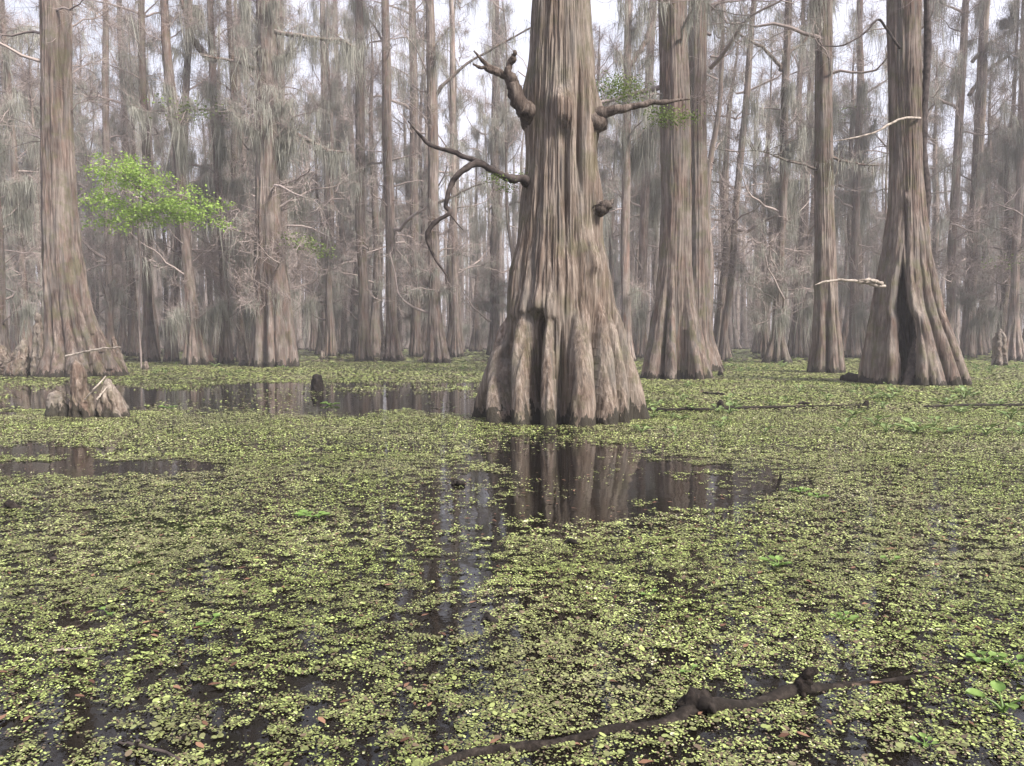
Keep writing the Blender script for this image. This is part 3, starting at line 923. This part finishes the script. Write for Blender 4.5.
def knee(label, px, py, w_px, top_px, top_py, seed, tip=0.25, nl=7, group=None, mat=M_KNEE, name="cypress_knee", bow=1.0, cat="cypress knee", roundtop=0.5, bumps=(), squash=1.0):
    g = gp(px, py)
    k = g[1] / F
    rb = w_px * k / 2
    Y = g[1] + rb * .7 * squash
    x0 = (px - 512) * Y / F
    T = at(top_px, top_py, Y)
    H = T[2]
    z = np.linspace(0, 1, 14)
    rk = rb * (tip + (1 - tip) * (1 - z) ** bow) * np.sqrt(np.clip(1 - (np.clip((z - (1 - roundtop)) / roundtop, 0, 1)) ** 2.4, 0.003, 1))
    ctr = ([-1, 0, H * .5, H], [0, 0, (T[0] - x0) * .55, T[0] - x0])
    V, Fs = lobed(H, list(z * H), list(rk), rand_lobes(nl, rb, H * .9, seed, (.85, 1.05)), 96, 90, seed=seed, core=.6, bark=.016, zpow=1.0, ctr=ctr, z0=-.12, fis=14, bumps=bumps)
    V[:, 1] *= squash
    V += np.stack([fbm(V * 6 + seed, 3), fbm(V * 6 + 40 + seed, 3), fbm(V * 5 + 80 + seed, 3)], -1) * rb * .16
    return props(link(name, mesh(name, V, Fs, True, [mat]), None, (x0, Y, 0)), label, cat, group)


knee("low broad knee, lowest of the three clustered in open water near the left", 58, 417, 30, 56, 390, 61, .5, 4, bow=.8)
knee("tall peg-shaped knee in the middle of the three clustered in open water", 83, 418, 29, 76, 359, 62, .46, 6, bow=2.0, roundtop=.16)
knee("broad pale ribbed knee, right of the three clustered in open water", 113, 418, 34, 107, 378, 63, .30, 9, bow=1.0)
knee("knobbed tall knee against the left side of the thick ribbed tree", 39, 377, 19, 38, 313, 64, .35, 5, roundtop=.2, bumps=[(0, 1.95, 180, .08, .05), (0, 1.72, 180, .08, -.05)])
knee("humped knee at the far left, left of the knobbed tall one", 17, 377, 28, 24, 338, 65, .3, 6)
knee("low lumpy knee cut by the left edge of the picture", -4, 376, 30, 2, 345, 66, .4, 6)
knee("slim knee right of the thick ribbed tree, with a stick across it", 122, 375, 16, 113, 336, 67, .3, 4)
knee("tapering knee standing between the ribs of the thick left tree", 101, 375, 12, 96, 338, 68, .4, 4)
knee("pale finger-shaped knee beside the grooved cone-based cypress", 244, 366, 11, 242, 332, 69, .3, 4, bow=1.0)
knee("pale pointed knee between the straight reddish and the dark slender cypress", 385, 361, 11, 383, 333, 70, .25, 4)
knee("blunt thick knee near the right edge", 1000, 366, 17, 1000, 329, 71, .55, 5, roundtop=.3)
knee("small knee at the foot of the broad twin-stemmed cypress", 721, 376, 7, 721, 366, 72, .5, 4)
knee("tiny knee in the pale mat right of the thick left tree", 145, 370, 9, 146, 361, 73, .5, 4)
knee("small dark knee below the hanging twigs of the cone-based cypress", 323, 360, 7, 322, 350, 74, .5, 4)
knee("short dark rounded stump standing alone in the reflecting channel", 316, 391, 13, 317, 373, 75, .85, 4, mat=M_WOOD, name="stump", cat="stump", bow=.5, roundtop=.2)
knee("dark peg sticking up by the edge of the open pool", 780, 489, 4, 781, 474, 76, .5, 3, mat=M_WOOD, name="stump", cat="stump")
knee("small dark stump in the green mat right of the big middle tree", 721, 408, 9, 721, 400, 77, .6, 3, mat=M_WOOD, name="stump", cat="stump")
knee("small dark stump in the green mat just below the hollow cypress", 866, 407, 7, 867, 400, 78, .6, 3, mat=M_WOOD, name="stump", cat="stump")


def stick(name, label, pts, rad, mat, cat="stick", n=40, S=8, knob=.15, seed=0, more=(), group=None):
    c = np.array(pts[0])
    parts = []
    o = limb(name, None, [np.array(p) - c for p in pts], rad, mat, n, S, knob, seed, more=[([np.array(p) - c for p in pp], r2) for pp, r2 in more])
    o.location = c
    return props(o, label, cat, group)


g1 = gp(88, 418)[1]
stick("stick", "pale stick leaning against the broad pale ribbed knee", [at(85, 400, g1), at(95, 388, g1 - .05), at(106, 376, g1 + .1)], [.012, .013, .010], M_PALE, seed=3)
stick("stick", "shorter pale stick propped between the peg-shaped and ribbed knees", [at(97, 400, g1 - .1), at(102, 393, g1), at(107, 387, g1 + .1)], [.016, .014, .010], M_PALE, seed=4)
g1 = gp(100, 377)[1]
stick("stick", "long pale pole lying across the knees at the thick left tree", [at(66, 356, g1 - .5), at(80, 353, g1 - .5), at(97, 349, g1 - .5), at(121, 347, g1 - .3)], [.034, .034, .03, .022], M_PALE, seed=5)
stick("fallen_log", "dark flat log floating at the foot of the hollow cypress", [gp(845, 379, .06), gp(860, 379, .10), gp(880, 383, .03), gp(888, 386, -.1)], [.12, .13, .11, .05], M_WOOD, "log", seed=6, S=12)

# foreground log, half sunk
LP = [(430, 772), (470, 757), (530, 748), (590, 737), (640, 727), (700, 713), (750, 704), (805, 693), (850, 686), (900, 680), (962, 670)]
pp = [gp(x, y, -.004) for x, y in LP]
LR = [.012, .017, .021, .023, .026, .030, .026, .025, .020, .013, .006]
c0 = pp[5]
lroot = bpy.data.objects.new("sunken_log", None)
COL.objects.link(lroot)
lroot.location = c0
props(lroot, "long dark waterlogged branch half sunk across the near right foreground", "log")
limb("log_body", lroot, [p - c0 for p in pp], LR, M_WOOD, 240, 24, .06, 8, disp=0.20)
s0 = gp(806, 693, 0) - c0
limb("branch_stub", lroot, [s0 + np.array([-.03, 0, -.02]), s0 + np.array([-.014, 0, .03]), s0 + np.array([.0, -.005, .062]), s0 + np.array([.018, -.01, .085])], [.034, .024, .019, .015], M_WOOD, 30, 14, .12, 9, disp=.2)
s0 = gp(702, 712, 0) - c0
limb("branch_stub", lroot, [s0 + np.array([-.06, .03, .0]), s0 + np.array([-.02, .02, .03]), s0 + np.array([.01, 0, .035]), s0 + np.array([.02, -.04, .03])], [.028, .034, .026, .014], M_WOOD, 30, 14, .12, 10, disp=.2)
# debris
for (x, y, s, sd, lab) in [(458, 485, .06, 1, "dark chip of wood in the pale streak above the middle foreground"), (571, 544, .045, 2, "small black lump of wood below the open pool"),
                           (490, 622, .038, 3, "small black lump of wood beside the bright sky streak"), (10, 509, .07, 4, "dark lump of wood at the left edge"),
                           (52, 560, .04, 5, "dark lump of wood in the left foreground mat"), (805, 405, .10, 6, "dark lump on the mat below the pale-footed cypress")]:
    p = gp(x, y, .0)
    stick("wood_chunk", lab, [p + np.array([-s, 0, -.01]), p + np.array([-.3 * s, .02, .25 * s]), p + np.array([.4 * s, -.02, .3 * s]), p + np.array([s, .02, .0])], [.2 * s, .42 * s, .38 * s, .15 * s], M_WOOD, "wood", 20, 10, .35, sd)
p = gp(55, 650, .006)
stick("stick", "straw-coloured stick afloat in the left foreground", [p, gp(70, 649, .006), gp(90, 647, .006)], [.004, .004, .003], M_PALE, seed=11)
stick("stick", "reddish brown twig with upright root ends at the bottom left", [gp(118, 742, .005), gp(140, 746, .01), gp(165, 752, .012), gp(190, 765, .004)], [.004, .005, .005, .003], M_LIMB, seed=12,
      more=[([gp(137, 745, 0), gp(137, 742, .03), gp(139, 740, .05)], [.006, .006, .004]), ([gp(183, 740, 0), gp(184, 736, .03), gp(186, 733, .05)], [.006, .005, .003])])
stick("stick", "long thin dark stick on the pale mat right of the big middle tree", [gp(640, 410, .02), gp(700, 409, .03), gp(760, 407, .03), gp(860, 405, .02)], [.03, .03, .025, .015], M_WOOD, seed=13)
stick("stick", "long thin dark stick on the mat at the right edge", [gp(925, 407, .02), gp(970, 405, .03), gp(1030, 405, .03)], [.02, .03, .03], M_WOOD, seed=14)
stick("stick", "short thin dark stick on the mat near the twin-stemmed cypress", [gp(703, 393, .02), gp(722, 394, .03), gp(724, 395, .0)], [.03, .03, .02], M_WOOD, seed=15)

# ------------------------------------------------------------------ water
m, nt, b = new_mat("swamp_water", 0.03, 0.5)
b.inputs["Base Color"].default_value = (0.005, 0.004, 0.003, 1)
b.inputs["IOR"].default_value = 1.33
tc = N(nt, "ShaderNodeTexCoord").outputs["Object"]
bp = N(nt, "ShaderNodeBump")
bp.inputs["Strength"].default_value = 0.10
bp.inputs["Distance"].default_value = 0.02
h = math_(nt, "ADD", noise(nt, tc, 3.0, 3, .5), math_(nt, "MULTIPLY", noise(nt, tc, 26.0, 2, .5), 0.12))
nt.links.new(h, bp.inputs["Height"])
nt.links.new(bp.outputs[0], b.inputs["Normal"])
me = mesh("water", np.array([[-600, -60, 0], [600, -60, 0], [600, 900, 0], [-600, 900, 0]], float), [np.array([[0, 1, 2, 3]])], False, [m])
props(link("water", me), kind="structure")

# floating mat of duckweed and water fern
m, nt, b = new_mat("floating_leaf", 0.55, 0.3)
at_ = N(nt, "ShaderNodeAttribute", attribute_name="tint")
col = ramp(nt, [(0.0, (0.050, 0.032, 0.022)), (0.13, (0.10, 0.065, 0.040)), (0.16, (0.075, 0.085, 0.025)), (0.45, (0.190, 0.228, 0.066)), (0.8, (0.34, 0.405, 0.125)), (0.95, (0.48, 0.54, 0.22)), (1.0, (0.55, 0.52, 0.34))],
           at_.outputs["Fac"])
tc = N(nt, "ShaderNodeTexCoord").outputs["Object"]
big = noise(nt, tc, 0.55, 4, .6)
col = mix(nt, ramp(nt, [(0.40, (0, 0, 0)), (0.66, (.45, .45, .45))], big), col, (0.22, 0.19, 0.125))
nt.links.new(col, b.inputs["Base Color"])
M_MAT = m


def cover(X, Y):
    """share of the water hidden by floating plants at ground points"""
    P = np.stack([X, Y, X * 0], -1)
    c = 0.67 + 0.12 * fbm(P * np.array([.9, 1.3, 1]), 4, .6) + 1.10 * fbm(P * np.array([14, 18, 1]) + 9, 4, .75)
    px = 512 + X / Y * F
    py = 339 + CAM_H * F / Y
    n1 = fbm(np.stack([px / 40, py / 9, px * 0], -1) * 1.0 + 3, 4, .6)
    # thin cover to the left and in front
    c -= 0.07 * sstep(700, 250, px) * sstep(430, 560, py)
    c -= 0.02 * sstep(600, 760, py)
    c += 0.22 * sstep(560, 700, px) * sstep(470, 400, py)
    c += 0.10 * sstep(440, 400, py)
    wob = n1

    def pool(cx, cy, rx, ry, k=1.0, soft=.35):
        nonlocal c
        d = np.sqrt(((px - cx) / rx) ** 2 + ((py - cy) / ry) ** 2) + wob * .85
        c -= k * (1 - sstep(1 - soft, 1 + soft, d))
    pool(240, 400, 250, 13, .64)          # channel on the left
    pool(425, 401, 75, 9, .6)
    pool(60, 396, 100, 13, .6)
    pool(380, 385, 110, 3, .4)
    pool(90, 468, 120, 8, .7)
    pool(30, 452, 70, 6, .8)
    pool(590, 484, 88, 34, .58)          # pool before the big tree
    pool(690, 492, 105, 19, .55)
    pool(535, 452, 62, 22, .45)
    pool(540, 520, 60, 20, .3)
    pool(462, 565, 38, 95, .26)          # sky streak
    pool(760, 695, 60, 16, .3)
    pool(890, 685, 60, 8, .5)
    pool(425, 545, 65, 85, .14)
    pool(730, 410, 300, 3, .35)
    return c


def scatter(y0, y1, n, size, jit, seed, sides, tilt, clus=1, cs=0.02):
    r = np.random.default_rng(seed)
    # even over the ground inside the view wedge
    Y = np.sqrt(r.uniform(y0 ** 2, y1 ** 2, n))
    X = r.uniform(-1, 1, n) * (Y * .72 + .25)
    if clus > 1:
        Y = np.repeat(Y, clus) + r.normal(0, cs, n * clus)
        X = np.repeat(X, clus) + r.normal(0, cs, n * clus)
        tone = np.repeat(r.normal(0, .20, n), clus)
        cut = np.repeat(r.random(n), clus)
    else:
        tone = r.normal(0, .10, n)
        cut = r.random(n)
    c = cover(X, Y)
    keep = (c > 0.22 + 0.75 * cut) & (Y > y0 * .97) & (Y < y1 * 1.03)
    for (a, b_, rb_) in near_ids + [(hx, HY, 1.25)]:
        keep &= (X - a) ** 2 + (Y - b_) ** 2 > (rb_ * .9) ** 2
    if y0 < 5:
        for q in range(len(pp) - 1):
            a, b_ = pp[q][:2], pp[q + 1][:2]
            t = np.clip(((X - a[0]) * (b_ - a)[0] + (Y - a[1]) * (b_ - a)[1]) / ((b_ - a) ** 2).sum(), 0, 1)
            keep &= np.hypot(X - a[0] - t * (b_ - a)[0], Y - a[1] - t * (b_ - a)[1]) > np.interp(q + t, np.arange(11), LR) * (.8 + .5 * cut)
    X, Y, tone = X[keep], Y[keep], tone[keep]
    m = len(X)
    z = 0.004 + r.random(m) * jit
    s = size * r.uniform(.55, 1.35, m)
    phi = r.uniform(0, 2 * PI, m)
    tx, ty = r.normal(0, tilt, m), r.normal(0, tilt, m)
    ang = phi[:, None] + np.arange(sides)[None] * 2 * PI / sides
    ex = s[:, None] * np.cos(ang)
    ey = s[:, None] * np.sin(ang)
    asp = r.uniform(.62, 1.0, m)[:, None]
    ca, sa = np.cos(phi)[:, None], np.sin(phi)[:, None]
    lx, ly = ex * ca + ey * sa, (-ex * sa + ey * ca) * asp
    ex, ey = lx * ca - ly * sa, lx * sa + ly * ca
    ez = ex * tx[:, None] + ey * ty[:, None]
    ez = ez - np.minimum(ez.min(1), 0)[:, None] * .8
    V = np.stack([X[:, None] + ex, Y[:, None] + ey, z[:, None] + ez], -1).reshape(-1, 3)
    idx = (np.arange(m) * sides)[:, None] + np.arange(sides)[None]
    n2 = fbm(np.stack([X * 1.7, Y * 1.7, X * 0], -1) + 30, 3)
    tint = np.clip(0.43 + tone + .28 * n2 + r.normal(0, .14, m), 0.16, 1)
    br = r.random(m)
    tint = np.where(br < 0.24 + .16 * n2, r.uniform(0, .14, m), tint)
    return V, [idx], tint


Vs, Fs, Ts, o_ = [], [], [], 0
for args in [(2.0, 4.6, 56000, .0041, .005, 1, 6, .20, 8, .012), (2.0, 4.6, 110000, .0020, .003, 2, 5, .1), (2.0, 5.0, 3000, .0092, .008, 8, 7, .18, 4, .016),
             (4.5, 8.0, 80000, .0062, .007, 3, 5, .20, 6, .022), (7.8, 13.0, 80000, .0098, .009, 4, 4, .22, 6, .035),
             (12.8, 22.0, 250000, .022, .010, 5, 4, .16), (21.5, 40.0, 280000, .040, .012, 6, 4, .10), (39, 90, 70000, .16, .02, 7, 4, .06)]:
    V, fs, t = scatter(*args)
    Vs.append(V); Fs += [f + o_ for f in fs]; Ts.append(t); o_ += len(V)
me = mesh("floating_duckweed", np.concatenate(Vs), Fs, False, [M_MAT], attr=np.concatenate(Ts))
print("MAT faces", len(me.polygons))
props(link("floating_duckweed", me), "yellow-green mat of tiny floating leaves covering most of the water", "duckweed", kind="stuff")

# dead brown leaves among it
m, nt, b = new_mat("dead_leaf", 0.6)
at_ = N(nt, "ShaderNodeAttribute", attribute_name="tint")
nt.links.new(ramp(nt, [(0, (.06, .03, .02)), (.5, (.11, .058, .038)), (1, (.22, .125, .08))], at_.outputs["Fac"]), b.inputs["Base Color"])
r = np.random.default_rng(99)
n = 420
Y = np.sqrt(r.uniform(2.1 ** 2, 9 ** 2, n)); Y = 2.1 + (Y - 2.1) * r.random(n) ** .5
X = r.uniform(-1, 1, n) * Y * .7
L = r.uniform(.010, .026, n); ph = r.uniform(0, 6.28, n)
loc = np.array([[-1, 0, .0], [-.3, .35, .25], [.4, .3, .15], [1, 0, .1], [.4, -.3, .3], [-.3, -.35, .1]])
ex = loc[None, :, 0] * np.cos(ph)[:, None] - loc[None, :, 1] * np.sin(ph)[:, None]
ey = loc[None, :, 0] * np.sin(ph)[:, None] + loc[None, :, 1] * np.cos(ph)[:, None]
V = np.stack([X[:, None] + ex * L[:, None], Y[:, None] + ey * L[:, None], .012 + loc[None, :, 2] * L[:, None] * r.uniform(.2, 1.2, n)[:, None]], -1).reshape(-1, 3)
b6 = np.arange(n)[:, None] * 6
props(link("dead_leaves", mesh("dead_leaves", V, [b6 + np.array([[0, 1, 2, 3, 4, 5]])], False, [m], attr=r.random(n))), "rust-brown dead leaves strewn over the floating mat", "leaves", kind="stuff")

# ------------------------------------------------------------------ floating plants with real leaves


def plant_mesh(nl, size, lift, seed, mat):
    r = np.random.default_rng(seed)
    parts = []
    for k in range(nl):
        a = 2 * PI * k / nl + r.uniform(-.4, .4)
        d = np.array([math.cos(a), math.sin(a), 0])
        e = lift * r.uniform(.4, 1.2)
        L = size * r.uniform(.7, 1.2)
        # petiole
        base = np.zeros(3)
        tip = d * L * .8 + np.array([0, 0, e * L])
        P = smoothpath([base, d * L * .35 + np.array([0, 0, e * L * .65]), tip], 6)
        V, Fs = tubes(P[None], np.linspace(.10, .045, 6)[None] * L, 5, seed=k)
        parts.append((V, Fs, 0))
        # blade: cupped oval grid
        u = np.linspace(0, 1, 7)
        w = np.array([-1, -.5, 0, .5, 1])
        s = np.array([-d[1], d[0], 0])
        up = np.array([0, 0, 1.0])
        f = norm(d + up * r.uniform(.1, .9) * lift)
        U, W = np.meshgrid(u, w, indexing="ij")
        width = np.sqrt(np.clip(1 - (2 * U - 1) ** 2 * .98, 0, 1)) * .42 * L
        Vb = tip + (U * L * .85)[..., None] * f + (W * width)[..., None] * s + ((W ** 2) * .16 * L - (U - .4) ** 2 * .22 * L)[..., None] * np.cross(s, f) * -1
        i = np.arange(6)[:, None] * 5 + np.arange(4)[None]
        Fb = np.stack([i, i + 1, i + 6, i + 5], -1).reshape(-1, 4)
        parts.append((Vb.reshape(-1, 3), [Fb], 0))
    V, Fs, _ = join(parts)
    return mesh("floating_plant", V, Fs, True, [mat])


PL = [plant_mesh(6, .05, .5, 1, M_PLANT), plant_mesh(4, .05, .9, 2, M_PLANT), plant_mesh(8, .05, .25, 3, M_PLANT), plant_mesh(2, .05, .4, 4, M_PLANT)]
PF = [plant_mesh(6, .10, .8, 5, M_FARP), plant_mesh(9, .12, .6, 6, M_FARP), plant_mesh(5, .10, 1.0, 7, M_FARP)]
for (x, y, k, s, rz, lab) in [
        (312, 517, 2, 1.7, .3, "flat rosette of bright green leaves alone left of the sky streak"),
        (210, 624, 3, .95, 1.0, "single shiny green leaf standing up in the left foreground"),
        (108, 614, 3, .8, 2.2, "pair of small green leaves left of the single shiny leaf"),
        (778, 566, 0, 1.35, 2.0, "tall leafy green rosette below the open pool's right end"),
        (890, 564, 1, 1.0, .5, "yellowish floating plant right of the tall leafy rosette"),
        (843, 620, 0, .95, 4.0, "dark green rosette with shadowed centre above the sunken log"),
        (800, 492, 2, 1.5, 1.3, "green rosette beside the dark peg at the pool's edge"),
        (818, 497, 2, 1.2, 2.6, "smaller green rosette just right of the dark peg"),
        (1003, 712, 1, 1.45, 2.9, "big pale round-leaved plant at the right edge by the log's end"),
        (985, 660, 2, 1.0, .8, "flat leafy plant above the log's far end near the right edge"),
        (1012, 668, 1, .9, 1.9, "upright two-leaved plant touching the right edge"),
        (330, 405, 2, 2.6, .2, "green plants afloat in the middle of the reflecting channel"),
        (168, 408, 2, 2.2, .9, "green plant afloat right of the clustered knees"),
        (650, 595, 3, .7, .4, "pale green leaf lying in the mat in the middle foreground"),
        (925, 745, 0, .6, .4, "small yellow-green rosette near the bottom right corner"),
        (690, 672, 3, .6, .4, "tiny green leaf pair above the log's thick end")]:
    p = gp(x, y, .006)
    props(link("floating_plant", PL[k], None, p, (0, 0, rz), (s * .8,) * 3), lab, "water plant")
r = np.random.default_rng(313)
cnt = 0
for zone, n, lab in [((640, 1024, 384, 436), 42, "dark green tuft of leaves dotting the pale mat on the right"),
                     ((700, 800, 353, 372), 70, "leafy green plant crowding the far gap left of the pale-footed cypress"),
                     ((925, 1024, 358, 374), 60, "leafy green plant crowding the water behind the hollow cypress"),
                     ((150, 470, 362, 376), 22, "small green plant on the pale mat along the left channel's far edge"),
                     ((845, 1024, 388, 400), 14, "leafy tuft in a loose line below the hollow cypress")]:
    x0, x1, y0, y1 = zone
    k = 0
    while k < n:
        p = gp(r.uniform(x0, x1), r.uniform(y0, y1), .01)
        if any((p[0] - a) ** 2 + (p[1] - b_) ** 2 < (c + .1) ** 2 for a, b_, c in near_ids):
            continue
        s = r.uniform(.6, 1.25)
        props(link("floating_plant", PF[r.integers(3)], None, p, (0, 0, r.uniform(0, 6.28)), (s, s, s * r.uniform(.7, 1.1))), lab, "water plant", "plants " + " ".join(lab.split()[-4:]))
        k += 1

# ------------------------------------------------------------------ light
ELEV, AZ = math.radians(45), math.radians(133)        # azimuth of the sun, clockwise from +Y: behind the camera, to the right
W = bpy.data.worlds.new("World")
SC.world = W
W.use_nodes = True
nt = W.node_tree
bg = nt.nodes["Background"]
sky = N(nt, "ShaderNodeTexSky", sky_type="NISHITA")
sky.sun_disc = False
sky.sun_elevation = ELEV
sky.sun_rotation = AZ
sky.air_density, sky.dust_density, sky.ozone_density = 1.0, 4.0, 1.0
hs = N(nt, "ShaderNodeHueSaturation")
hs.inputs["Saturation"].default_value = 0.55
nt.links.new(sky.outputs[0], hs.inputs["Color"])
gen = N(nt, "ShaderNodeTexCoord").outputs["Generated"]
cl = noise(nt, mapping(nt, gen, (1.5, 1.5, 4.0)), 2.2, 5, .55)
cm = ramp(nt, [(0.35, (0.45, 0.45, 0.45)), (0.62, (0.9, 0.9, 0.9))], cl)
skyc = mix(nt, cm, hs.outputs[0], (5.0, 5.05, 5.9))
nt.links.new(skyc, bg.inputs["Color"])
bg.inputs["Strength"].default_value = 0.105
sd = bpy.data.lights.new("sun", "SUN")
sd.energy, sd.angle, sd.color = 3.9, math.radians(12), (1.0, 0.95, 0.88)
so = bpy.data.objects.new("sun", sd)
COL.objects.link(so)
dirv = Vector((math.sin(AZ) * math.cos(ELEV), math.cos(AZ) * math.cos(ELEV), math.sin(ELEV)))
so.rotation_euler = dirv.to_track_quat("Z", "Y").to_euler()
so.location = dirv * 60

# haze
m = bpy.data.materials.new("haze")
m.use_nodes = True
nt = m.node_tree
nt.nodes.clear()
out = N(nt, "ShaderNodeOutputMaterial")
pv = N(nt, "ShaderNodeVolumePrincipled")
pv.inputs["Color"].default_value = (0.95, 0.92, 0.97, 1)
pv.inputs["Density"].default_value = 0.0014
pv.inputs["Anisotropy"].default_value = 0.0
nt.links.new(pv.outputs[0], out.inputs["Volume"])
x, y0, y1, z0, z1 = 620, -80, 920, -1.2, 28.0
V = np.array([[a, b_, c] for c in (z0, z1) for b_ in (y0, y1) for a in (-x, x)], float)
FQ = np.array([[0, 2, 3, 1], [4, 5, 7, 6], [0, 1, 5, 4], [2, 6, 7, 3], [0, 4, 6, 2], [1, 3, 7, 5]])
props(link("haze", mesh("haze", V, [FQ], False, [m])), "thin pale humid air fading the woods behind", "haze", kind="stuff")

# ------------------------------------------------------------------ render
SC.render.engine = "CYCLES"
SC.cycles.use_denoising = True
SC.cycles.filter_width = 1.5
SC.cycles.sample_clamp_indirect = 4.0
SC.cycles.use_adaptive_sampling = False
SC.cycles.max_bounces = 6
SC.cycles.diffuse_bounces = 3
SC.cycles.volume_bounces = 1
SC.view_settings.view_transform = "Standard"
SC.view_settings.look = "None"
SC.view_settings.gamma = 1.0
SC.view_settings.exposure = 1.3
